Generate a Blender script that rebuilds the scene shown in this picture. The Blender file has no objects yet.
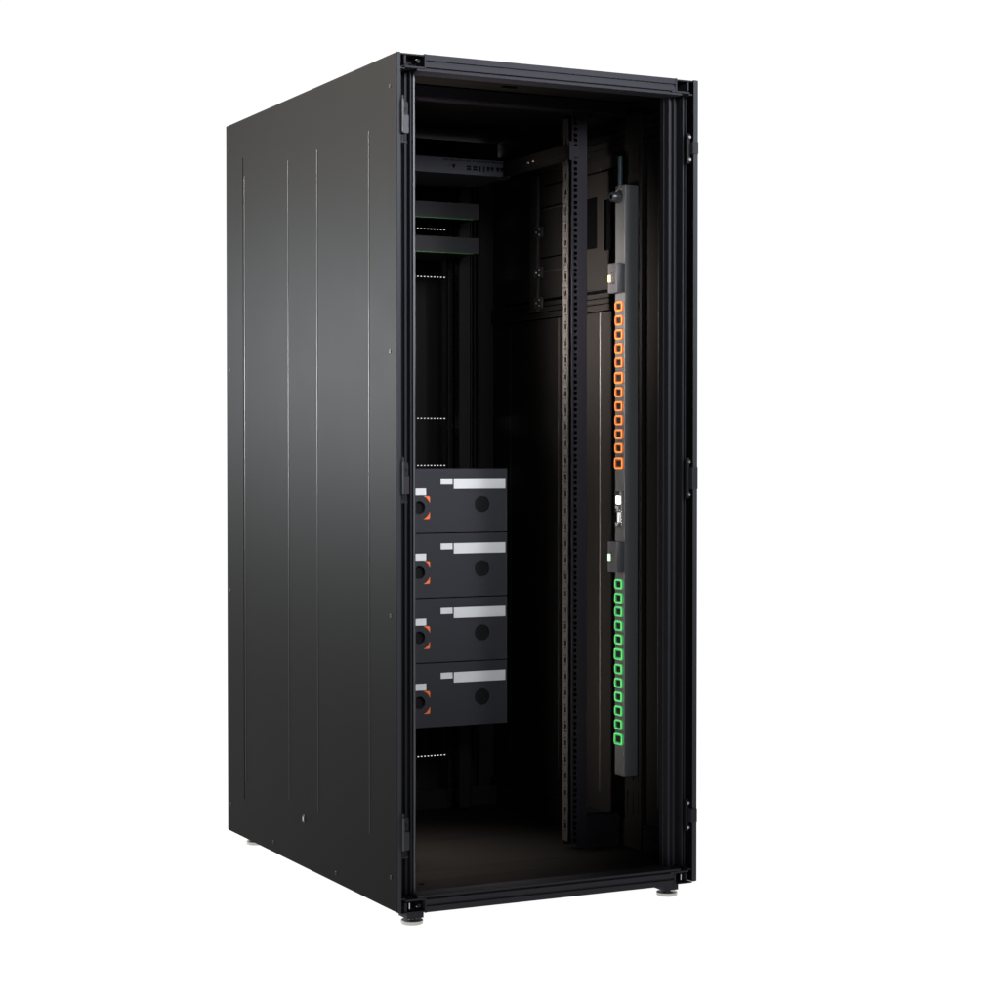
import bpy, bmesh, math, random
from mathutils import Vector, Matrix
random.seed(4)
S = bpy.context.scene
C = S.collection
PI = math.pi

# ------------------------------------------------------------------ materials
def mat(name, col, rough=.5, spec=.3, metal=0., bump=0., bscale=900., vary=0., emit=None, estr=0., coat=0.):
    m = bpy.data.materials.new(name); m.use_nodes = True
    nt = m.node_tree; b = nt.nodes['Principled BSDF']
    b.inputs['Base Color'].default_value = (*col, 1)
    b.inputs['Roughness'].default_value = rough
    b.inputs['Metallic'].default_value = metal
    b.inputs['Specular IOR Level'].default_value = spec
    b.inputs['Coat Weight'].default_value = coat
    if emit:
        b.inputs['Emission Color'].default_value = (*emit, 1)
        b.inputs['Emission Strength'].default_value = estr
    tc = nt.nodes.new('ShaderNodeTexCoord')
    if bump:
        n = nt.nodes.new('ShaderNodeTexNoise'); n.inputs['Scale'].default_value = bscale
        n.inputs['Detail'].default_value = 3
        bp = nt.nodes.new('ShaderNodeBump'); bp.inputs['Strength'].default_value = bump
        bp.inputs['Distance'].default_value = .0004
        nt.links.new(tc.outputs['Object'], n.inputs['Vector'])
        nt.links.new(n.outputs['Fac'], bp.inputs['Height'])
        nt.links.new(bp.outputs['Normal'], b.inputs['Normal'])
    if vary:
        n2 = nt.nodes.new('ShaderNodeTexNoise'); n2.inputs['Scale'].default_value = 6.
        n2.inputs['Detail'].default_value = 6
        mr = nt.nodes.new('ShaderNodeMapRange')
        mr.inputs['To Min'].default_value = rough - vary; mr.inputs['To Max'].default_value = rough + vary
        nt.links.new(tc.outputs['Object'], n2.inputs['Vector'])
        nt.links.new(n2.outputs['Fac'], mr.inputs['Value'])
        nt.links.new(mr.outputs['Result'], b.inputs['Roughness'])
    return m

M = {
 'panel': mat('black_powder_coat', (.0042,.0040,.0039), .46, .009, bump=.10, bscale=700, vary=.02),
 'frame': mat('black_frame_paint', (.029,.029,.034), .50, .045, bump=.08, bscale=900, vary=.03),
 'edge':  mat('highlight_strip_grey', (.070,.076,.078), .4, .25, bump=.05),  # paler grey that paints in bright reflections on lip and hinges
 'flange_edge': mat('panel_edge_paint', (.040,.041,.047), .5, .06, bump=.05),
 'rib': mat('rib_highlight_paint', (.012,.0115,.011), .36, .20),  # lighter and glossier than the panel, paints in the ribs' highlight lines
 'rib_inner': mat('inner_rib_highlight', (.015,.0140,.0132), .4, .2),  # lighter than the wall, highlight put into the inner ribs' colour
 'knob':  mat('knob_black', (.0085,.0085,.0095), .6, .05),
 'void':  mat('deep_black', (.0010,.0010,.0011), .9, .0),
 'dark':  mat('matt_black_paint', (.010,.010,.011), .6, .15, bump=.08),
 'inner': mat('interior_black_paint', (.0072,.0066,.0062), .5, .05, bump=.08, bscale=700, vary=.03),
 'post':  mat('rail_black_paint', (.0072,.0070,.0090), .5, .04, bump=.08),
 'flange':mat('rail_zinc_flange', (.021,.0197,.0186), .45, .08, bump=.05),
 'hinge': mat('hinge_cast_metal', (.036,.035,.037), .42, .15, metal=.2, bump=.1, bscale=500),
 'steel': mat('zinc_steel', (.55,.54,.52), .28, .5, metal=1., bump=.05),
 'foot':  mat('foot_nickel', (.46,.45,.43), .26, .5, metal=.8),
 'screw': mat('screw_dark', (.016,.016,.018), .45, .08),
 'chassis':mat('chassis_charcoal', (.033,.033,.038), .55, .06, bump=.06, bscale=1100, vary=.02),
 'hole':  mat('hole_liner', (.0030,.0030,.0034), .7, .01),
 'label': mat('label_paper', (.62,.62,.62), .6, .1),
 'orange_mark': mat('orange_print', (.80,.17,.045), .55, .2),
 'switch': mat('switch_charcoal', (.034,.034,.040), .5, .06, bump=.06),
 'slim': mat('slim_unit_black', (.014,.014,.015), .5, .05, bump=.06),
 'pdu':   mat('pdu_grey_anodised', (.052,.054,.055), .40, .35, bump=.05, bscale=1300, vary=.03),
 'pdu_mod': mat('module_grey', (.040,.040,.043), .42, .25, bump=.05),
 'plastic': mat('black_plastic', (.016,.017,.020), .32, .4),
 'o_out': mat('orange_plastic', (.26,.050,.008), .35, .25, emit=(1,.18,.012), estr=.34),  # emission added to the orange outlet plastic, keeps it evenly bright
 'o_face': mat('orange_plastic_face', (.24,.060,.014), .35, .25, emit=(1,.40,.12), estr=.84),  # emission added to the orange outlet faces as well
 'g_out': mat('green_plastic', (.02,.24,.05), .35, .3, emit=(.03,.70,.12), estr=.30),  # green outlets glow by added emission too
 'g_face': mat('green_plastic_face', (.08,.30,.11), .35, .3, emit=(.17,.80,.24), estr=.52),  # emission added to the green outlet faces as well
 'socket': mat('socket_grey', (.012,.012,.013), .5, .08),
 'screen': mat('lit_screen', (.8,.78,.75), .4, .3, emit=(1,.86,.76), estr=1.0),
 'port_metal': mat('port_metal', (.72,.72,.72), .22, .5, metal=.8),
 'lamp_o': mat('lamp_orange', (.6,.4,.2), .4, .3, emit=(1,.55,.24), estr=1.25),
 'lamp_g': mat('lamp_green', (.4,.6,.4), .4, .3, emit=(.50,1,.50), estr=.9),
 'green_led': mat('green_led', (.03,.10,.03), .4, .2, emit=(.10,.40,.05), estr=.06),
 'cable': mat('teal_cable', (.008,.019,.023), .45, .2),
}

# ------------------------------------------------------------------ mesh builder
class MB:
    def __init__(s): s.v = []; s.f = []
    def add(s, vs, fs):
        n = len(s.v); s.v += [tuple(p) for p in vs]; s.f += [tuple(i+n for i in f) for f in fs]; return s
    def box(s, x0, x1, y0, y1, z0, z1):
        return s.add([(x0,y0,z0),(x1,y0,z0),(x1,y1,z0),(x0,y1,z0),(x0,y0,z1),(x1,y0,z1),(x1,y1,z1),(x0,y1,z1)],
                     [(0,3,2,1),(4,5,6,7),(0,1,5,4),(1,2,6,5),(2,3,7,6),(3,0,4,7)])
    def bev(s, x0, x1, y0, y1, z0, z1, r=.001, seg=2):
        bm = bmesh.new(); bmesh.ops.create_cube(bm, size=1)
        for v in bm.verts:
            v.co = Vector(((x0+x1)/2+v.co.x*(x1-x0),(y0+y1)/2+v.co.y*(y1-y0),(z0+z1)/2+v.co.z*(z1-z0)))
        bmesh.ops.bevel(bm, geom=bm.edges[:], offset=r, segments=seg, profile=.5, affect='EDGES')
        bm.verts.index_update()
        s.add([v.co[:] for v in bm.verts], [[v.index for v in f.verts] for f in bm.faces]); bm.free(); return s
    def lathe(s, c, axis, prof, n=24, cap=True):
        """prof: list of (along, radius)"""
        ax = Vector(axis).normalized(); u = ax.orthogonal().normalized(); w = ax.cross(u); c = Vector(c)
        vs = []; fs = []
        for (h, r) in prof:
            for k in range(n):
                a = 2*PI*k/n; vs.append(c+ax*h+(u*math.cos(a)+w*math.sin(a))*r)
        for i in range(len(prof)-1):
            for k in range(n):
                k2 = (k+1) % n; fs.append((i*n+k, i*n+k2, (i+1)*n+k2, (i+1)*n+k))
        if cap:
            fs.append(tuple(reversed(range(n)))); fs.append(tuple((len(prof)-1)*n+k for k in range(n)))
        return s.add(vs, fs)
    def prism(s, poly, o, u, w, t):
        """2-D polygon in frame o,u,w, extruded by vector t"""
        o, u, w, t = map(Vector, (o, u, w, t)); n = len(poly)
        a = [o+u*p[0]+w*p[1] for p in poly]; b = [p+t for p in a]
        return s.add(a+b, [tuple(range(n)), tuple(reversed(range(n, 2*n)))] + [(i, (i+1) % n, n+(i+1) % n, n+i) for i in range(n)])
    def plate(s, us, ws, solid, o, u, w, t):
        """sheet with rectangular openings on a grid: us, ws break lines, solid(cu, cw) tells where there is metal"""
        o, u, w, t = map(Vector, (o, u, w, t)); us = sorted(set(round(x, 6) for x in us)); ws = sorted(set(round(x, 6) for x in ws))
        nu, nw = len(us)-1, len(ws)-1
        g = [[solid((us[i]+us[i+1])/2, (ws[j]+ws[j+1])/2) for j in range(nw)] for i in range(nu)]
        idx = {}; vs = []; fs = []
        def V(i, j, k):
            if (i, j, k) not in idx: idx[(i, j, k)] = len(vs); vs.append(o+u*us[i]+w*ws[j]+t*k)
            return idx[(i, j, k)]
        G = lambda i, j: 0 <= i < nu and 0 <= j < nw and g[i][j]
        for i in range(nu):
            for j in range(nw):
                if not g[i][j]: continue
                fs.append((V(i,j,0),V(i,j+1,0),V(i+1,j+1,0),V(i+1,j,0)))
                fs.append((V(i,j,1),V(i+1,j,1),V(i+1,j+1,1),V(i,j+1,1)))
                if not G(i-1,j): fs.append((V(i,j,0),V(i,j,1),V(i,j+1,1),V(i,j+1,0)))
                if not G(i+1,j): fs.append((V(i+1,j,0),V(i+1,j+1,0),V(i+1,j+1,1),V(i+1,j,1)))
                if not G(i,j-1): fs.append((V(i,j,0),V(i+1,j,0),V(i+1,j,1),V(i,j,1)))
                if not G(i,j+1): fs.append((V(i,j+1,0),V(i,j+1,1),V(i+1,j+1,1),V(i+1,j+1,0)))
        return s.add(vs, fs)
    def build(s, name, m, parent=None, smooth=False, loc=None, fix=True):
        me = bpy.data.meshes.new(name)
        me.from_pydata([tuple(p) for p in s.v], [], s.f); me.materials.append(M[m]); me.update()
        bm = bmesh.new(); bm.from_mesh(me)
        bmesh.ops.recalc_face_normals(bm, faces=bm.faces[:]); bm.to_mesh(me); bm.free()
        if smooth:
            for p in me.polygons: p.use_smooth = True
            try: me.set_sharp_from_angle(angle=math.radians(35))
            except Exception: pass
        o = bpy.data.objects.new(name, me); C.objects.link(o)
        if parent: o.parent = parent
        if loc: o.location = loc
        return o

def thing(name, loc, label, cat, group=None, kind=None):
    o = bpy.data.objects.new(name, None); C.objects.link(o); o.location = loc; o.empty_display_size = .05
    o['label'] = label; o['category'] = cat
    if group: o['group'] = group
    return o
def copy_tree(o, parent=None):
    c = o.copy(); C.objects.link(c); c.parent = parent
    for ch in list(o.children): copy_tree(ch, c)
    return c

X, Y, Z = (1,0,0), (0,1,0), (0,0,1)
W, D, H = .8176, 1.2, 2.0
U = .04358
FL = -.034                                     # studio floor

# ------------------------------------------------------------------ the rack
rack = thing('server_rack', (0,0,0), 'tall black open-fronted server cabinet with ribbed side panel, standing on four silver levelling feet', 'server rack')

# --- side panels: pressed sheet with long ribs
RIBS = ((.165,.1565,1.842),(.500,.1565,1.842),(.706,.1565,1.842),(1.045,.155,1.842))
def side_panel(x0, x1, out):                  # out: -1 the outside faces -X
    mb = MB()
    gy0, gy1 = 1.0555, 1.0605
    # thin groove next to the rear rib: the sheet is two skins, the outer one is slotted
    xo, xi = (x0, x1) if out < 0 else (x1, x0)
    t = .0012 if out < 0 else -.0012
    mb.plate([0.0015,gy0,gy1,D-.001], [0.0015,.110,1.892,H-.0015], lambda a,b: not (gy0<a<gy1 and .110<b<1.892), (xo,0,0), Y, Z, (t,0,0))
    lo, hi = sorted((xo+t, xi)); mb.bev(lo+.0001, hi, 0, D, 0, H, .0016, 3)
    o = mb.build('side_panel', 'panel', rack)
    f = MB(); f.bev(x0+.0004, x1, -.0011, -.0001, .001, H-.001, .0004); f.build('front_flange', 'flange_edge', o)
    a, b = sorted((xi, xi-.0006*(1 if out<0 else -1)*-1)); f = MB(); f.box(a, b, .0840, D-.004, .03, H-.015); f.build('panel_liner', 'inner', o)
    for (ry, a, b) in (RIBS if out < 0 else ((.165,.1565,1.842),(.470,.1565,1.842),(.706,.1565,1.842),(1.003,.2,1.82))):
        for face in ((xo, -1 if out < 0 else 1), (xi+(.0006 if out < 0 else -.0006), 1 if out < 0 else -1)):
            h = .0016*face[1]; w = .0022
            r = MB(); x = face[0]
            secs = [(a, 0), (a+.006, 1), (b-.006, 1), (b, 0)]; vs = []; fs = []
            prof = ((-w,0),(-w*.55,.7),(0,1),(w*.55,.7),(w,0))
            for (zz, k) in secs:
                for (dy, q) in prof: vs.append((x - face[1]*.0002 + h*q*k, ry+dy*(.3+.7*k), zz))
            for i in range(3):
                for j in range(4): fs.append((i*5+j, i*5+j+1, (i+1)*5+j+1, (i+1)*5+j))
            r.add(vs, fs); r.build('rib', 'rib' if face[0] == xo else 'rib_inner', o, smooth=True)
    for (sy, sz) in ((.0385,1.9264),(1.172,1.927),(.0385,1.311),(1.172,1.3095),(.0375,.692),(1.172,.6865),(.038,.0776),(1.1725,.078),(.827,.028),(.381,.0257)):
        s = MB(); n = (out,0,0)
        s.lathe((xo,sy,sz), n, [(-.0005,.0052),(.0006,.0052),(.0013,.0044),(.0013,.0028),(.0002,.0022),(.0002,.0003)], 14)
        s.build('screw', 'screw', o, smooth=True)
    s = MB(); s.lathe((xo,.6005,.1262), (out,0,0), [(-.001,.0105),(.001,.0105),(.0018,.0095),(.0018,.0075),(.0004,.007),(.0004,.0002)], 24)
    l = s.build('lock', 'screw', o, smooth=True)
    s = MB(); s.box(xo+out*.0030 if out>0 else xo-.0030, xo-out*.0002, .5985,.6025,.1205,.1319); s.build('lock_slot', 'steel', o)
    return o
side_panel(0, .0092, -1)
side_panel(W-.0130, W, 1)

# --- front frame rails (top and bottom) with their long grooves
def front_rail(zc, sgn, name):
    """zc: outer z, sgn -1 = going down from the top"""
    m = MB(); x0, x1 = .0743, .7530
    z = lambda d: zc + sgn*d
    def bx(xa, xb, ya, yb, da, db, r=.0007):
        a, b = sorted((z(da), z(db))); m.bev(xa, xb, ya, yb, a, b, r, 2)
    bx(x0, x1, .0010, .0400, 0, .0140)
    bx(x0, x1, .0060, .0398, .0136, .0200, .0003)
    bx(x0, x1, .0010, .0402, .0196, .0305)
    bx(x0, x1, .0080, .0396, .0300, .0352, .0003)
    bx(x0-.022, x1+.020, .0020, .0560, .0350, .0402)
    # end caps
    bx(x0-.0035, x0+.0002, -.0002, .0410, -.0005, .0335, .0004)
    bx(x1-.0002, x1+.0045, -.0002, .0410, -.0005, .0335, .0004)
    o = m.build(name, 'frame', rack, smooth=False)
    for d in (.0165, .0325):
        g = MB(); a, b = sorted((z(d-.0024), z(d+.0024)))
    return o
front_rail(2.0, -1, 'top_rail')
front_rail(-.0050, 1, 'bottom_rail')
# corner castings: thin top plate, webs and a screw, hollow between
for side in (0, 1):
    for zc, sgn in ((2.0, -1), (-.0050, 1)):
        def XX(a, b): return (a, b) if side == 0 else (W-b-.0015, W-a-.0015)
        def ZZ(a, b): return tuple(sorted((zc+sgn*a, zc+sgn*b)))
        m = MB()
        x = XX(.0096,.0706); q = ZZ(.0016,.0046); m.bev(x[0],x[1],.002,.075,q[0],q[1],.0005)
        x = XX(.0210,.0265); q = ZZ(.0044,.0262); m.bev(x[0],x[1],.006,.05,q[0],q[1],.0005)
        x = XX(.0212,.0725); q = ZZ(.0300,.0345); m.bev(x[0],x[1],.001,.060,q[0],q[1],.0006)
        x = XX(.0096,.0225); q = ZZ(.0345,.0378); m.bev(x[0],x[1],.004,.050,q[0],q[1],.0005)
        x = XX(.0094,.1000); q = ZZ(.0050,.0340); m.box(x[0],x[1],.0502,.0600,q[0],q[1])
        co = m.build('corner_bracket', 'frame', rack)
        x = XX(.058,.060); s = MB(); s.lathe((x[0], .010, zc+sgn*.0165), (0,-1,0), [(-.03,.003),(0,.003),(.0001,.0052),(.003,.0048),(.0042,.002),(.0042,.0002)], 14)
        s.build('screw', 'screw', co, smooth=True)
        if zc < 1:
            s = MB(); x = XX(.0345,.0372); s.bev(x[0],x[1],.012,.016,.004,.019,.0006); s.build('pin', 'steel', co)

# --- corner posts: folded profile of thin webs; left one mirrored to the right
def corner_post(side, rear=False):
    m = MB(); z0, z1 = .0325, 1.9625
    def b(xa, xb, ya, yb, r=.0005, za=z0, zb=z1):
        xa, xb = (xa, xb) if side == 0 else (W-.0015-xb, W-.0015-xa)
        if rear: ya, yb = D-yb, D-ya
        m.bev(xa, xb, ya, yb, za, zb, r)
    b(.0396,.0462,.0450,.0560)
    b(.0390,.0640,.0562,.0600)
    b(.0470,.0492,.0300,.0565)
    b(.0490,.0582,.0420,.0440)
    b(.0570,.0614,.0362,.0545)
    xa, xb = (.0570, .0614) if side == 0 else (W-.0015-.0614, W-.0015-.0570)
    ya, yb = (.0350,.0361) if not rear else (D-.0361, D-.0350)
    e = MB(); e.bev(xa, xb, ya, yb, z0, z1, .0003)
    b(.0560,.0600,.0545,.0790)
    b(.0115,.0402,.0602,.0640)
    b(.0120,.0150,.0320,.0602)
    b(.0205,.0240,.0300,.0604)
    b(.0100,.0560,.0790,.0830)
    p = m.build('corner_post', 'inner' if rear else 'frame', rack)
    if not rear: e.build('lip_strip', 'edge' if side == 0 else 'frame', p)  # left strip paler: the lip's bright reflection is put into its colour
    return p
corner_post(0); corner_post(1); corner_post(0, True); corner_post(1, True)

# --- hinges on the left, strike blocks on the right
def hinge_mesh():
    r = bpy.data.objects.new('hinge', None)
    return r
for i, zt in enumerate((1.8905, 1.0540, .2235)):
    m = MB()
    m.bev(.0085,.0142,-.012,.014, zt-.077, zt, .0007, 2)
    m.bev(.0140,.0305,-.0010,.0050, zt-.077, zt-.0345, .0010)
    m.lathe((.0118,-.006,zt-.004), Z, [(0,.0030),(.012,.0030),(.0132,.0018)], 12)
    h = m.build('hinge', 'hinge', rack)
    q = MB(); q.bev(.0086,.0104,-.0128,-.0118, zt-.076, zt-.001, .0003); q.build('hinge_highlight', 'edge', h)  # pale strip paints the bright line along the hinge
    p = MB(); p.plate([.0142,.0185,.0255,.0310],[zt-.034,zt-.025,zt-.016,zt-.004], lambda a,b: not (.0185<a<.0255 and zt-.025<b<zt-.016), (0,.006,0), X, Z, (0,.004,0)); p.build('hinge_plate', 'frame', h)
    s = MB(); s.bev(.0098,.0310,.008,.012, zt-.098, zt-.094,.0004); s.bev(.0098,.0230,.010,.013, zt-.094, zt-.078,.0004); s.build('hinge_bracket', 'frame', h)
    s = MB(); s.lathe((.0155,.0098,zt-.086), (0,-1,0), [(0,.0050),(.0035,.0046),(.0035,.0022),(.001,.002),(.001,.0002)], 14); s.build('screw', 'screw', h, smooth=True)
    s = MB(); s.lathe((.0235,.0058,zt-.0205), (0,-1,0), [(0,.0048),(.0028,.0042),(.0028,.002),(.001,.002),(.001,.0002)], 14); s.build('screw', 'screw', h, smooth=True)
for zt, hh in ((1.8470,.030),(1.0390,.056),(.1840,.036)):
    m = MB(); m.bev(.8015,.8178,-.0035,.012, zt-hh, zt, .0012)
    h = m.build('strike_block', 'frame', rack)
    m = MB(); m.bev(.7935,.8030,.012,.020, zt-hh-.022, zt+.022, .0008); m.build('strike_plate', 'dark', h)
    for dz in (.013, -hh-.013):
        s = MB(); s.lathe((.8000,.011,zt+dz), (0,-1,0), [(0,.0042),(.0030,.0038),(.0030,.002),(.001,.002),(.001,.0002)], 14); s.build('screw', 'steel', h, smooth=True)
for zz in (.062, 1.955):
    for xx in (.018,):
        s = MB(); s.lathe((xx,.028,zz), (0,-1,0), [(0,.0036),(.003,.003),(.003,.0002)], 12); s.build('screw', 'screw', rack, smooth=True)

# --- roof, base, side beams
m = MB()
def roofsolid(a, b):
    if .16 < a < .66 and .115 < b < .135: return False
    if .16 < a < .66 and .55 < b < .556: return True
    return True
m.plate([.0095,.16,.66,.8055],[.0615,.115,.135,1.185], roofsolid, (0,0,1.9905), X, Y, (0,0,.0035))
o = m.build('roof', 'inner', rack)
m = MB(); m.box(.03,.78,.062,.112,1.9760,1.9772); m.box(.03,.78,.14,.20,1.978,1.9792); m.build('roof_brace', 'inner', rack)
for q in ((.09,.13,.205,.245,1.9745,1.9795),(.36,.40,.17,.182,1.972,1.9775)):
    m = MB(); m.bev(*q,.001); m.build('roof_bracket', 'inner', rack)
s = MB(); s.lathe((.0975,.1,1.972), (0,-.5,-1), [(-.006,.0035),(0,.0035),(.002,.0028),(.003,.0005)], 14); s.build('screw', 'steel', rack, smooth=True)
# base plates
m = MB(); ys = (.0565,.1545,.1555,.2545,.2555,.62,.621,1.185)
m.box(.0655,.7505,.0410,.0562,.0310,.0345)
for a, b in ((.0565,.1540),(.1550,.2640),(.2650,.6200),(.6210,1.185)): m.bev(.0100,.8050,a,b,.0280,.0345,.0004)
bp = m.build('base_plate', 'inner', rack)
s = MB(); s.lathe((.1190,.125,.0346), Z, [(0,.0070),(.0006,.0068),(.0006,.0002)], 16); s.build('knockout', 'void', bp)
s = MB(); s.lathe((.34,.84,.0346), Z, [(0,.150),(.0010,.1492),(.0010,.0005)], 64); s.build('cable_cover', 'inner', bp, smooth=True)
# side beams (both sides): grooved, top and bottom, and a middle one on the right
def beam(side, y0, y1, z0, z1, grooves, mm='inner', x=.7925):
    m = MB(); xa, xb = (x, .8056) if side else (W-.0015-.8056-.0, W-.0015-x)
    zs = [z0] + [g for g in grooves] + [z1]
    xf, xr = (xa+.005, xb) if side else (xa, xb-.005)
    m.box(xf+(.0 if side else 0), xr, y0+.0005, y1-.0005, z0+.0005, z1-.0005)
    for i in range(len(zs)-1):
        m.bev(xa if side else xb-.0052, xa+.0052 if side else xb, y0, y1, zs[i]+.0016, zs[i+1]-.0016, .0006)
    return m.build('side_beam', mm, rack)
for sd in (0, 1):
    beam(sd, .083, 1.117, 1.868, 1.945, (1.885,1.905,1.925), mm='inner')
    beam(sd, .083, 1.117, .0360, .1080, (.078,.098))
beam(1, .345, 1.117, 1.4560, 1.5020, (1.474,1.489), x=.7965)
# cutout plate on the right wall between posts
def cut(a, b):
    if not (.364 < a < 1.02): return False
    for (y0,y1,z0,z1) in ((.374,.4335,1.615,1.750),(.4705,.5400,1.626,1.764)):
        if y0 < a < y1 and z0 < b < z1: return False
    return True
m = MB()
m.plate([.364,.374,.4335,.4705,.5400,.80,1.02],[1.512,1.615,1.626,1.750,1.764,1.825], cut, (.7950,0,0), Y, Z, (.0016,0,0))
pl = m.build('cutout_plate', 'inner', rack)
for (y0,y1,z0,z1) in ((.374,.4335,1.615,1.750),(.4705,.5400,1.626,1.764)):
    m = MB(); m.box(.8035,.8045,y0-.01,y1+.01,z0-.01,z1+.01); m.build('cutout_backing', 'void', pl)
for zz in (1.76,1.585):
    m = MB(); m.box(.7940,.7949,.63,.78,zz,zz+.004); m.build('plate_rib', 'dark', pl)
# dark seams round the plate, above and below it
for (ya, yb, za, zb) in ((.345,1.02,1.5025,1.5110),(.64,.80,1.6240,1.6275),(.64,.80,1.7655,1.7690),(.345,.44,1.826,1.831),(.44,1.02,1.826,1.830),(.6640,.6665,1.628,1.765),(.345,1.02,1.4875,1.4905),(.345,1.02,1.4725,1.4750),(.345,1.02,1.4520,1.4560)):
    m = MB(); m.box(.7944,.7949,ya,yb,za,zb) if za > 1.5 and za < 1.9 and not (1.50 < za < 1.512) else m.box(.7959,.7964,ya,yb,za,zb)
    m.build('seam', 'void', pl)
# plate fixings
for (yy,zz) in ((.535,1.478),(.53,1.498),):
    s = MB(); s.lathe((.7945,yy,zz), (-1,0,0), [(0,.0045),(.002,.004),(.002,.0003)], 12); s.build('screw', 'screw', pl, smooth=True)

# --- nineteen inch mounting rails (front and rear pairs) with square holes
zu = 1.4538                                  # a unit boundary (between the close pair of holes)
def unit_list(lo, hi):
    k0 = math.ceil((lo-zu)/U); k1 = math.floor((hi-zu)/U); return [zu+k*U for k in range(k0, k1+1)]
def mounting_rail(side, y0, rear=False):
    z0, z1 = .0455, 1.9555
    hs = []
    for u in unit_list(z0+.004, z1-.006):
        for d in (.00622, -.00622, -.00622-.01557):
            c = u+d
            if z0+.006 < c < z1-.006: hs.append(c)
    hh = .0044
    X0, X1 = .6300, .6742
    hx0, hx1 = .6350, .6452
    zs = [z0, z1] + [c-hh for c in hs] + [c+hh for c in hs]
    def solid(a, b):
        if hx0 < a < hx1:
            for c in hs:
                if abs(b-c) < hh: return False
        return True
    mir = lambda a: a if side else W-.0015-a
    o = (0,y0,0) if side else (W-.0015,y0,0)
    ux = X if side else (-1,0,0)
    m = MB(); m.plate([X0,hx0,hx1,X1], zs, solid, o, ux, Z, (0,.0030 if not rear else -.003,0))
    dy = 1 if not rear else -1
    def b(xa, xb, ya, yb, za=z0, zb=z1):
        xa, xb = sorted((mir(xa), mir(xb))); ya, yb = sorted((y0+dy*ya, y0+dy*yb)); m.box(xa, xb, ya, yb, za, zb)
    b(X1-.003, X1, .0031, .070)
    b(.6395, X1-.0031, .0600, .0630)
    r = m.build('mounting_rail', 'inner' if rear else 'post', rack)
    # slotted inner flange
    sl = []
    for u in unit_list(z0+.02, z1-.03):
        c = u-.0065
        sl += [(c-.0068, c+.0068, .0050), (c+.0112, c+.0148, .0032), (c-.0148, c-.0112, .0032)]
    ya, yb = y0+dy*.0345, y0+dy*.0622; yc = (ya+yb)/2
    zs = [z0+.012, z1-.012]+[s[0] for s in sl]+[s[1] for s in sl]
    def solid2(a, b):
        for s in sl:
            if s[0] < b < s[1] and abs(a-yc) < s[2]: return False
        return True
    m = MB(); m.plate([ya,yb,yc-.0050,yc+.0050,yc-.0032,yc+.0032], zs, solid2, (mir(.637),0,0), Y, Z, (.002 if side else -.002,0,0))
    m.build('slotted_flange', 'flange' if not rear else 'inner', r)
    m = MB()
    xa, xb = sorted((mir(.6468), mir(.6480)))
    ya, yb = sorted((y0+dy*.024, y0+dy*.0595)); m.box(xa, xb, ya, yb, z0+.012, z1-.012)
    m.build('rail_web', 'hole', r)
    return r
for sd in (0, 1):
    mounting_rail(sd, .309); mounting_rail(sd, 1.065, True)
# cross members that carry the rails
m = MB(); m.bev(.020,.796,.3000,.3045,1.9585,1.9870,.0006); m.bev(.020,.796,.3043,.3440,1.9565,1.9588,.0005); m.build('cross_member', 'post', rack)
m = MB(); m.bev(.6750,.7900,.3400,.3440,.0350,.1180,.0008); m.bev(.6750,.7900,.3442,.3900,.1150,.1180,.0005); m.build('cross_member', 'post', rack)
m = MB(); m.bev(.0250,.1400,.3400,.3440,.0350,.1180,.0008); m.build('cross_member', 'post', rack)
for za, zb in ((1.92,1.987),(.036,.09)):
    m = MB(); m.bev(.020,.796,1.0700,1.0745,za,zb,.0006); m.build('cross_member', 'inner', rack)
# slotted vertical channel on the right wall, behind the power strip
ss = []
zz = .068
while zz < 1.93:
    ss.append((zz+.062, zz+.122)); zz += .082
m = MB()
cols = ((.2880,.2915),(.2590,.2625),(.2345,.2375))
def sol(a, b):
    for (u0,u1) in ss:
        if u0 < b < u1-.0 and any(c0 < a < c1 for (c0,c1) in cols): return False
    return True
ss = [(a, a+.060) for a in [.129+.088*k for k in range(20)]]
m.plate([.2215,.3035]+[c for p in cols for c in p], [.0400,1.955]+[c for p in ss for c in p], sol, (.7870,0,0), Y, Z, (.0016,0,0))
m.box(.7890,.8040,.2340,.2355,.0402,1.9548)
m.box(.7872,.8040,.3036,.3052,.0402,1.9548)
m.build('slotted_channel', 'inner', rack)
# tabs showing behind the power strip's right edge
for k in range(12):
    pass
# pressed inner ribs region handled by the side panel; vertical rear bracket on the right wall
m = MB(); m.bev(.7875,.7935,.800,.8045,1.474,1.86,.0008); br = m.build('wall_bracket', 'flange', rack)
m = MB(); m.bev(.788,.797,.806,.850,1.478,1.86,.001); m.build('bracket_back', 'dark', br)
for zc in (1.70,1.585,1.50):
    m = MB(); m.bev(.7860,.7960,.775,.825,zc-.016,zc+.016,.006,3); cl = m.build('bracket_clamp', 'dark', br, smooth=True)
    for dy, dz in ((-.012,.008),(.006,0),(-.012,-.008)):
        s = MB(); s.lathe((.7860,.80+dy,zc+dz), (-1,0,0), [(0,.0024),(.0012,.0020),(.0012,.0002)], 10); s.build('screw', 'steel', cl, smooth=True)
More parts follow.
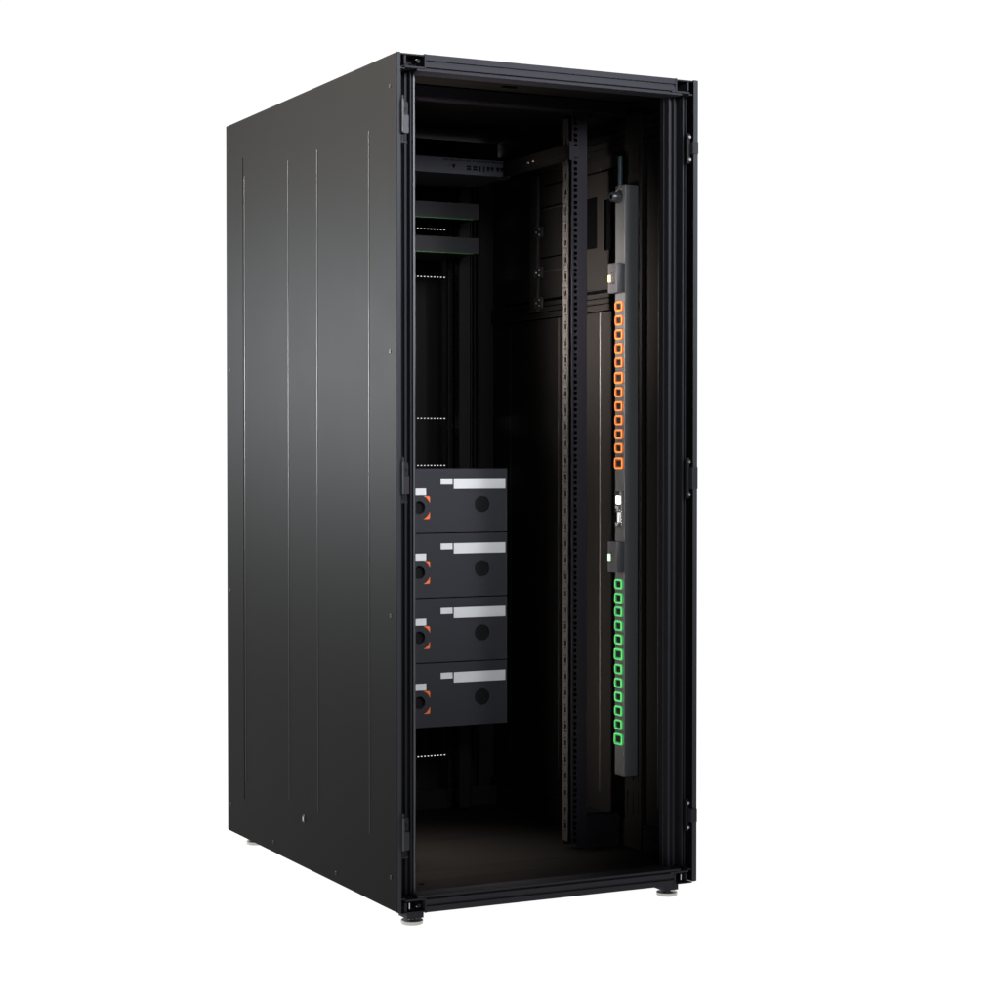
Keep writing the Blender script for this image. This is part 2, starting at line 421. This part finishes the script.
# rear door: solid skin with rows of slits where daylight from the studio shows
rows = (1.7405,1.5985,1.1788,1.0392,.1728)
xs = [.110,.6862]; x = .135; slit = []
while x < .680: slit.append((x, x+.0046)); x += .0108
zs = [.0345,1.955]
for r in rows: zs += [r-.0012, r+.0012]
def dsol(a, b):
    if any(abs(b-r) < .0013 for r in rows) and any(s0 < a < s1 for s0, s1 in slit): return False
    return True
m = MB(); m.plate(xs+[c for s in slit for c in s], zs, dsol, (0,1.1885,0), X, Z, (0,.0012,0))
dr = m.build('rear_door', 'inner', rack)
m = MB(); m.bev(.0100,.110,1.176,1.196,.030,1.975,.001); m.bev(.6862,.8056,1.176,1.196,.030,1.975,.001); m.box(.1102,.686,1.180,1.196,1.9552,1.975); m.build('door_frame', 'inner', dr)
for zz in (1.6,1.13,.7):
    s = MB(); s.bev(.6600,.6840,1.184,1.188,zz-.011,zz-.009,.0003); s.build('door_rib', 'inner', dr)
s = MB(); s.lathe((.755,1.1755,1.345), (0,-1,0), [(0,.026),(.001,.026),(.001,.0245),(.0002,.0245),(.0002,.0002)], 36); s.build('knockout', 'inner', dr, smooth=True)
s = MB(); s.bev(.7265,.7285,1.172,1.1758,.06,1.75,.0005); s.bev(.7680,.7690,1.173,1.1758,1.42,1.9,.0003); s.build('door_edge', 'flange', dr)
m = MB(); m.bev(.70,.786,1.150,1.154,.036,.135,.0008); m.build('rear_kick_plate', 'inner', rack)

# slide rail for the top network unit, bolted to the front right mounting rail
m = MB()
m.bev(.6270,.6300,.318,.700,1.8340,1.8740,.0005)
m.bev(.6215,.6272,.318,.700,1.8320,1.8340,.0004)
m.bev(.6240,.6268,.330,.690,1.8480,1.8520,.0004)
sr = m.build('slide_rail', 'inner', rack)
m = MB(); m.bev(.6215,.6300,.3055,.3085,1.8300,1.8790,.0004); m.bev(.6300,.6345,.3058,.3084,1.8300,1.8790,.0004); m.bev(.6345,.6500,.3060,.3086,1.8370,1.8670,.0004); m.build('rail_bracket', 'post', sr)
for yy in (.52,.55):
    s = MB(); s.lathe((.6268,yy,1.853), (-1,0,0), [(0,.0042),(.002,.0036),(.002,.0002)], 12); s.build('screw', 'steel', sr, smooth=True)
# feet
fe = MB()
for (fx, fy) in ((.0500,.030),(W-.0680,.030),(.0600,1.135),(W-.0600,1.135)):
    m = MB(); m.bev(fx-.0215,fx+.0215,fy-.020,fy+.030,-.0185,-.0052,.0008); m.build('foot_socket', 'frame', rack)
    f = MB(); f.lathe((fx,fy,FL), Z, [(0,.0235),(.0015,.0262),(.0085,.0266),(.0100,.0250),(.0110,.0110),(.0125,.0105),(.0150,.0055),(.0340,.0055)], 32)
    f.build('levelling_foot', 'foot', rack, smooth=True)

# ------------------------------------------------------------------ four four-unit chassis
def ring_hole(m, cx, cz, half, r, y0, t, n=32):
    """square plate piece with a round opening, and the tube lining"""
    vs = []; fs = []
    for k in range(n):
        a = 2*PI*(k+.5)/n; c, s = math.cos(a), math.sin(a); q = half/max(abs(c), abs(s))
        vs += [(cx+c*q, y0, cz+s*q), (cx+c*r, y0, cz+s*r), (cx+c*r, y0+t, cz+s*r)]
    for k in range(n):
        j = (k+1) % n
        fs += [(3*k, 3*j, 3*j+1, 3*k+1), (3*k+1, 3*j+1, 3*j+2, 3*k+2)]
    # fill the four corners
    for sx, sz in ((1,1),(-1,1),(-1,-1),(1,-1)):
        ks = [k for k in range(n)]
        ang = math.atan2(sz, sx) % (2*PI); k0 = int((ang/(2*PI))*n - .5) % n; k1 = (k0+1) % n
        b = len(vs); vs.append((cx+sx*half, y0, cz+sz*half)); fs.append((3*k0, b, 3*k1))
    m.add(vs, fs)

CH = .17730
def chassis(z0, label):
    x0, x1, y0 = .1680, .6490, .719
    t = thing('equipment_chassis', ((x0+x1)/2, y0, z0), label, 'rack unit', 'four tall units stacked in the rack')
    ox, oy = (x0+x1)/2, y0
    L = lambda mb: mb
    # front plate local coordinates: x - ox, y - oy, z - z0
    h = CH-.0030
    holes = ((.5717,.0758,.0226),(.3820,.0685,.0172))       # x, z (above base), r
    m = MB(); us = [x0,x1]; ws = [0.0,h]
    for (hx,hz,r) in holes: us += [hx-r-.003,hx+r+.003]; ws += [hz-r-.003,hz+r+.003]
    def sol(a, b):
        return not any(abs(a-hx) < r+.003 and abs(b-hz) < r+.003 for hx,hz,r in holes)
    m.plate(us, ws, sol, (-ox,0,0), X, Z, (0,.0020,0))
    for (hx,hz,r) in holes: ring_hole(m, hx-ox, hz, r+.003, r, 0.0, .018)
    m.build('front_plate', 'chassis', t)
    m = MB(); m.box(x0+.022-ox, x1-.022-ox, .0185, .40, .002, h-.001); m.build('body', 'dark', t)
    for i, (hx,hz,r) in enumerate(holes):
        m = MB(); m.lathe((hx-ox,.0180,hz), (0,-1,0), [(0,r*1.02),(.003 if i else .013,r*.985),(.003 if i else .013,.0002)], 32)
        m.build('knob' , 'knob', t, smooth=True)
    # labels
    T = CH+.3269-.3269
    def lab(a, b, c, d):
        m = MB(); m.bev(a-ox, b-ox, -.0007, .0001, c, d, .0003); m.build('blank_label', 'label', t)
    zt = 1.0362-(1.0362-CH)        # chassis height
    lab(.4855,.6435, zt-.0585, zt-.0300)
    lab(.4460,.4815, zt-.0465, zt-.0300)
    lab(.3350,.4020, zt-.0755, zt-.0570)
    # orange corner marks round the left knob
    hx, hz, hs, R = .3822-ox, .0685, .0311, .0333
    a0 = math.acos(hs/R); a1 = PI/2-a0
    for sx, sz in ((1,1),(1,-1),(-1,1),(-1,-1)):
        arc = [(R*math.cos(a0+(a1-a0)*k/8), R*math.sin(a0+(a1-a0)*k/8)) for k in range(9)]
        poly = [(hs,hs)] if False else []
        c = .004
        poly = arc[::-1] + [(hs,hs-c),(hs-c*.3,hs-c*.3),(hs-c,hs)]
        m = MB(); m.prism([(sx*p[0],sz*p[1]) for p in poly], (hx,-.0006,hz), X, Z, (0,.0007,0)); m.build('corner_mark', 'orange_mark', t)
    return t
ctop = 1.0350
labs = ['charcoal four-unit chassis with white labels, topmost of the stack of four',
        'charcoal four-unit chassis with white labels, second from the top of the stack',
        'charcoal four-unit chassis with white labels, third from the top of the stack',
        'charcoal four-unit chassis with white labels, lowest, nearest the cabinet floor']
c0 = chassis(ctop-CH, labs[0])
for k in (1,2,3):
    c = copy_tree(c0); c.location.z = ctop-CH*(k+1); c['label'] = labs[k]

# ------------------------------------------------------------------ network switch near the top
sw = thing('network_switch', (.4076,.700,1.8345), 'slim charcoal network device with small ports and a black triangle, near the cabinet top', 'network switch')
ox, oy, oz = .4076, .700, 1.8345
m = MB(); m.bev(.1700-ox,.6500-ox,0,.36,0,.0425,.0006); m.build('body', 'switch', sw)
m = MB()
x = .4460
while x < .640:
    for dz in (.0355,.0380):
        if random.random() < .85: m.box(x-ox, x+.0036-ox, -.0006, .0001, dz-.0008, dz+.0008)
    x += .0052
m.build('vent_row', 'hole', sw)
m = MB(); m.prism([(-.0065,.0055),(.0065,.0055),(0,-.006)], (.4770-ox,-.0006,.0200), X, Z, (0,.0007,0)); m.build('arrow_mark', 'hole', sw)
for (a, b) in ((.5160,.5290),(.5350,.5480)):
    m = MB()
    for q in (0, .0068): m.box(a-ox,b-ox,-.0006,.0001,.0125+q,.0175+q)
    m.build('port', 'hole', sw)
for a in (.5540,.5660):
    m = MB(); m.bev(a-ox,a+.005-ox,-.0006,.0001,.0105,.0255,.0002); m.build('port', 'hole', sw)
for a in (.577,.589,.606,.618,.632):
    m = MB(); m.box(a-ox,a+.009-ox,-.0006,.0001,.0185,.0245); m.box(a+.002-ox,a+.007-ox,-.0006,.0001,.0130,.0184); m.build('port', 'hole', sw)
m = MB()
for dz in (.018,.0225): m.box(.4610-ox,.4625-ox,-.0006,.0001,dz,dz+.0012)
m.box(.4530-ox,.4545-ox,-.0006,.0001,.0205,.0217); m.build('indicator', 'hole', sw)

# two plain one-unit devices below, set further back
def slim(z0, label):
    t = thing('slim_unit', (.4076,.895,z0), label, 'rack unit', 'plain slim units set back in the rack')
    m = MB(); m.bev(.1700-ox,.6480-ox,0,.22,.0012,.0452,.0006); m.build('body', 'slim', t)
    m = MB(); m.box(.1700-ox,.6300-ox,-.0004,.0003,-.0002,.0011); m.build('light_line', 'green_led', t)
    return t
s1 = slim(1.7365, 'plain slim black unit with green lower edge, directly under the unit with ports')
s2 = copy_tree(s1); s2.location.z = 1.6400; s2['label'] = 'plain slim black unit with green lower edge, the lower one, above the white-labelled chassis'

# ------------------------------------------------------------------ power distribution strip
PX0, PX1, PY0, PY1, PZ0, PZ1 = .7440, .7853, .2350, .2835, .2335, 1.7665
pd = thing('power_strip', (PX0,PY0,PZ0), 'tall grey vertical power strip with orange and green outlets on the right wall', 'power strip')
def loc(mb):
    mb.v = [(a-PX0,b-PY0,c-PZ0) for a,b,c in mb.v]; return mb
m = MB(); m.bev(PX0,PX1,PY0,PY1,PZ0,PZ1,.0022,3); loc(m).build('housing', 'pdu', pd, smooth=True)
yc = (PY0+PY1)/2 - .0010
# end screws
for zz in (PZ1-.012, PZ0+.012):
    s = MB(); s.lathe((PX0,yc-.003,zz), (-1,0,0), [(0,.0030),(.0012,.0028),(.0012,.0002)], 14); loc(s).build('screw', 'steel', pd, smooth=True)
# cable gland
s = MB(); gz = 1.7345
s.lathe((PX0-.0001,yc,gz), (-1,0,0), [(0,.0150),(.006,.0150),(.007,.0138),(.0075,.0125)], 6, cap=True)
g = loc(s).build('cable_gland', 'plastic', pd)
s = MB(); s.lathe((PX0-.0070,yc,gz), (-1,0,0), [(0,.0125),(.004,.0132),(.016,.0125),(.0205,.0100),(.0205,.0066),(.009,.0060),(.009,.0002)], 28); loc(s).build('gland_nut', 'plastic', g, smooth=True)
s = MB(); s.lathe((PX0-.0265,yc,gz), (-1,0,0), [(0,.0068),(.0008,.0068)], 20); loc(s).build('gland_opening', 'void', g)
# breaker modules
def breaker(z0, z1, lamp):
    m = MB(); m.bev(PX0-.0235,PX0+.0005,PY0-.0010,PY0+.0455,z0,z1,.0014); b = loc(m).build('breaker_module', 'pdu_mod', pd, smooth=True)
    zc = (z0+z1)/2; xf = PX0-.0235
    m = MB(); m.bev(xf-.0008,xf+.0001,yc-.014,yc+.004,zc-.018,zc+.018,.0003); loc(m).build('breaker_recess', 'plastic', b)
    m = MB(); m.bev(xf-.0035,xf-.0006,yc-.013,yc-.001,zc-.012,zc+.016,.0010); loc(m).build('rocker_switch', 'pdu_mod', b)
    m = MB(); m.box(xf-.0040,xf-.0034,yc-.011,yc-.003,zc+.004,zc+.0052); m.box(xf-.0040,xf-.0034,yc-.006,yc-.001,zc+.012,zc+.0145); loc(m).build('switch_mark', 'hole', b)
    m = MB(); m.bev(xf-.0030,xf-.0002,yc+.0055,yc+.0175,zc-.010,zc+.008,.0008); loc(m).build('indicator_lamp', lamp, b)
    for dz in (-.028,.028):
        s = MB(); s.lathe((xf,yc-.005,zc+dz), (-1,0,0), [(0,.0022),(.0006,.002),(.0006,.0002)], 10); loc(s).build('screw', 'plastic', b)
    return b
import itertools
# heights from the photograph, as metres on the strip's plane
PXZ = (1.7665-.2335)/(776.7-183.5)
def zpx(y): return 1.7665-(y-183.5)*PXZ
breaker(zpx(291.5), zpx(262), 'lamp_o')
breaker(zpx(571), zpx(540.5), 'lamp_g')
# outlets
def rr(hw, hh, r, n=4):
    p = []
    for (cx, cz, a0) in ((hw-r,hh-r,0),(-hw+r,hh-r,PI/2),(-hw+r,-hh+r,PI),(hw-r,-hh+r,3*PI/2)):
        for k in range(n+1):
            a = a0+PI/2*k/n; p.append((cx+r*math.cos(a), cz+r*math.sin(a)))
    return p
def outlet(big, col):
    hw, hh = (.0208,.0148) if big else (.0188,.0128)
    e = None
    # rim: outer wall, rounded front lip and inner wall, as one ring
    out = [(.0036,rr(hw,hh,.0064)),(.0048,rr(hw-.0003,hh-.0003,.0062)),(.0058,rr(hw-.0014,hh-.0012,.0056)),(.0058,rr(hw-.0040,hh-.0031,.0044)),(.0050,rr(hw-.0044,hh-.0035,.0042))]
    vs = []; fs = []; n = len(out[0][1])
    for (d, p) in out:
        for (a, b) in p: vs.append((-d, a, b))
    for i in range(len(out)-1):
        for k in range(n): j = (k+1) % n; fs.append((i*n+k, i*n+j, (i+1)*n+j, (i+1)*n+k))
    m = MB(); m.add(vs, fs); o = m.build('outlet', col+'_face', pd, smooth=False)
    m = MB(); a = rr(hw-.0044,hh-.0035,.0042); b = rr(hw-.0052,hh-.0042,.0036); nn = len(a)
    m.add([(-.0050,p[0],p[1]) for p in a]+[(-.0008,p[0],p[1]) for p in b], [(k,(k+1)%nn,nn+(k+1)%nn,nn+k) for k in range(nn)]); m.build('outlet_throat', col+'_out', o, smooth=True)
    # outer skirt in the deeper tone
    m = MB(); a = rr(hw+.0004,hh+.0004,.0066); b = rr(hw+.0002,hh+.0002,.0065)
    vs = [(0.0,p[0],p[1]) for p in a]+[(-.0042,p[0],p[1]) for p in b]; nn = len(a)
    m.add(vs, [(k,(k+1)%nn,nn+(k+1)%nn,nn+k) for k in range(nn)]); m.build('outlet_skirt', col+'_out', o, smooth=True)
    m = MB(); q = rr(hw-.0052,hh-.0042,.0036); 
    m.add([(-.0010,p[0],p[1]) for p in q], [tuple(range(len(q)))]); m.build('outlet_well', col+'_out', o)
    m = MB()
    if big: m.bev(-.0046,-.0008,-.0110,.0110,-.0080,.0080,.0008)
    else:
        m.prism([(-.0095,-.0040),(-.005,-.0078),(.005,-.0078),(.0095,-.0040),(.0095,.0072),(-.0095,.0072)], (-.0042,0,0), Y, Z, (.0034,0,0))
    c = m.build('socket_core', 'socket', o)
    m = MB()
    for (a, b) in ((-.0035,.002),(.0035,.002),(0,-.003)): m.box(-.0050,-.0040,a-.0012,a+.0012,b-.0016,b+.0016)
    m.build('pin_slot', 'hole', o)
    return o
protos = {}
def place(col, ys, bigs):
    for i, y in enumerate(ys):
        big = i in bigs; key = (col, big)
        if key not in protos: o = protos[key] = outlet(big, col)
        else: o = copy_tree(protos[key], pd)
        o.location = (-.00005, yc-PY0, zpx(y)-PZ0)
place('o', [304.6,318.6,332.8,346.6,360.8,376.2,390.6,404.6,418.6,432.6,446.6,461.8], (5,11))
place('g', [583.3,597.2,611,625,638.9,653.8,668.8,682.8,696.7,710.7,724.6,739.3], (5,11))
# controller between the two groups
m = MB(); za, zb = zpx(526.5), zpx(489.5); xf = PX0-.0030
m.bev(xf,PX0+.0003,yc-.020,yc+.0215,za,zb,.0008); ct = loc(m).build('controller', 'plastic', pd)
m = MB(); m.bev(xf-.0016,xf+.0002,yc-.012,yc+.0135,zpx(503),zpx(494.5),.0004); loc(m).build('display', 'screen', ct)
m = MB()
m.bev(xf-.0022,xf+.0002,yc-.016,yc-.008,zpx(493.5),zpx(490),.0005)
m.bev(xf-.0022,xf+.0002,yc+.000,yc+.017,zpx(507.5),zpx(504.2),.0006)
m.bev(xf-.0022,xf+.0002,yc-.006,yc+.008,zpx(510),zpx(507.8),.0006)
m.bev(xf-.0022,xf+.0002,yc-.017,yc-.014,zpx(525),zpx(491),.0005)
m.bev(xf-.0022,xf+.0002,yc+.004,yc+.016,zpx(525.5),zpx(522),.0005)
loc(m).build('port_trim', 'port_metal', ct)
m = MB(); m.bev(xf-.0030,xf+.0002,yc-.013,yc+.003,zpx(521.5),zpx(510.8),.0005); loc(m).build('network_port', 'label', ct)
m = MB(); m.bev(xf-.0032,xf-.0002,yc+.0065,yc+.0190,zpx(521.5),zpx(510.8),.0004); m.bev(xf-.0032,xf-.0028,yc-.0120,yc-.0100,zpx(520),zpx(513),.0001); loc(m).build('port_opening', 'hole', ct)
# the cable that runs up behind it
m = MB(); m.lathe((.7665,.2960,1.700), Z, [(0,.0066),(.10,.0066),(.146,.0066)], 20)
o = m.build('power_cable', 'cable', None, smooth=True)
o['label'] = 'thick dark teal cable rising behind the top end of the grey power strip'; o['category'] = 'cable'

# ------------------------------------------------------------------ white floor with added glow that drowns contact shadows, and white surround
fm = bpy.data.materials.new('glowing_white_floor'); fm.use_nodes = True
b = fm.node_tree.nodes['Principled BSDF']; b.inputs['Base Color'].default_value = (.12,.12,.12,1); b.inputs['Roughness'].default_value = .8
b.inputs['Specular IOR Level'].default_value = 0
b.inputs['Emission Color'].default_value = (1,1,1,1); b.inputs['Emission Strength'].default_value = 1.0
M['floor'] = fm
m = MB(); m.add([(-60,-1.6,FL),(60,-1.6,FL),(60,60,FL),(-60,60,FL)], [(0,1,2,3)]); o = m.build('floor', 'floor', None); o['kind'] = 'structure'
w = bpy.data.worlds.new('World'); S.world = w; w.use_nodes = True; nt = w.node_tree
bg = nt.nodes['Background']; tc = nt.nodes.new('ShaderNodeTexCoord'); sp = nt.nodes.new('ShaderNodeSeparateXYZ'); mr = nt.nodes.new('ShaderNodeMapRange')
nt.links.new(tc.outputs['Generated'], sp.inputs[0]); nt.links.new(sp.outputs['Y'], mr.inputs['Value'])
mr.inputs['From Min'].default_value = -.15; mr.inputs['From Max'].default_value = .30
mr.inputs['To Min'].default_value = .04; mr.inputs['To Max'].default_value = 1.05
nt.links.new(mr.outputs['Result'], bg.inputs['Strength']); bg.inputs['Color'].default_value = (1,1,1,1)

def area(name, loc_, aim, power, sx, sy, col, spread=180):
    l = bpy.data.lights.new(name, 'AREA'); l.shape = 'RECTANGLE'; l.size = sx; l.size_y = sy; l.energy = power; l.color = col
    l.spread = math.radians(spread)
    o = bpy.data.objects.new(name, l); C.objects.link(o); o.location = loc_
    o.rotation_euler = (Vector(aim)-Vector(loc_)).to_track_quat('-Z', 'Y').to_euler(); return o
area('key_softbox', (1.1,-4.2,3.0), (.40,.1,2.0), 20, 1.3, 1.3, (.92,.94,1.0), 34)
area('front_softbox', (-.75,-4.8,2.6), (.55,.2,1.38), 6, 1.0, 1.0, (.92,.96,1.0), 36)
area('cabinet_light_tall', (.075,.250,.88), (.80,.48,.88), 4.6, .05, 1.35, (1.0,.91,.86), 62)
area('cabinet_light_upper', (.075,.235,1.44), (.80,.49,1.47), 5.4, .05, .34, (1.0,.90,.84), 56)
area('floor_patch_fill', (.16,.36,.85), (.26,.40,.03), 3.6, .10, .20, (1.0,.90,.84), 60)  # fill lamp added out of view for the bright left floor patch
area('top_underside_fill', (.10,.20,1.45), (.20,.30,1.98), 1.3, .10, .20, (1.0,.88,.82), 90)  # unseen fill, added to warm the undersides of roof and top rail
area('rear_left_softbox', (-2.4,3.9,1.5), (0,.5,1.2), 190, 1.3, .8, (.92,.97,1.0), 120)
area('rear_left_warm_softbox', (-2.6,3.7,3.0), (0,.4,1.8), 110, 1.3, .9, (1.0,.90,.78), 120)

# ------------------------------------------------------------------ camera
cd = bpy.data.cameras.new('camera'); co = bpy.data.objects.new('camera', cd); C.objects.link(co)
cd.sensor_width = 36; cd.lens = 36*2.04755; cd.clip_end = 300; cd.clip_start = .05
yaw, pitch, roll = .464698364, .0208396362, 4.2e-5
Fv = Vector((math.sin(yaw)*math.cos(pitch), math.cos(yaw)*math.cos(pitch), -math.sin(pitch)))
co.location = (-1.91460549,-4.35136060,1.06270288)
co.rotation_euler = Fv.to_track_quat('-Z', 'Y').to_euler()
S.camera = co
S.view_settings.view_transform = 'Standard'; S.view_settings.look = 'None'; S.view_settings.exposure = 0; S.view_settings.gamma = 1
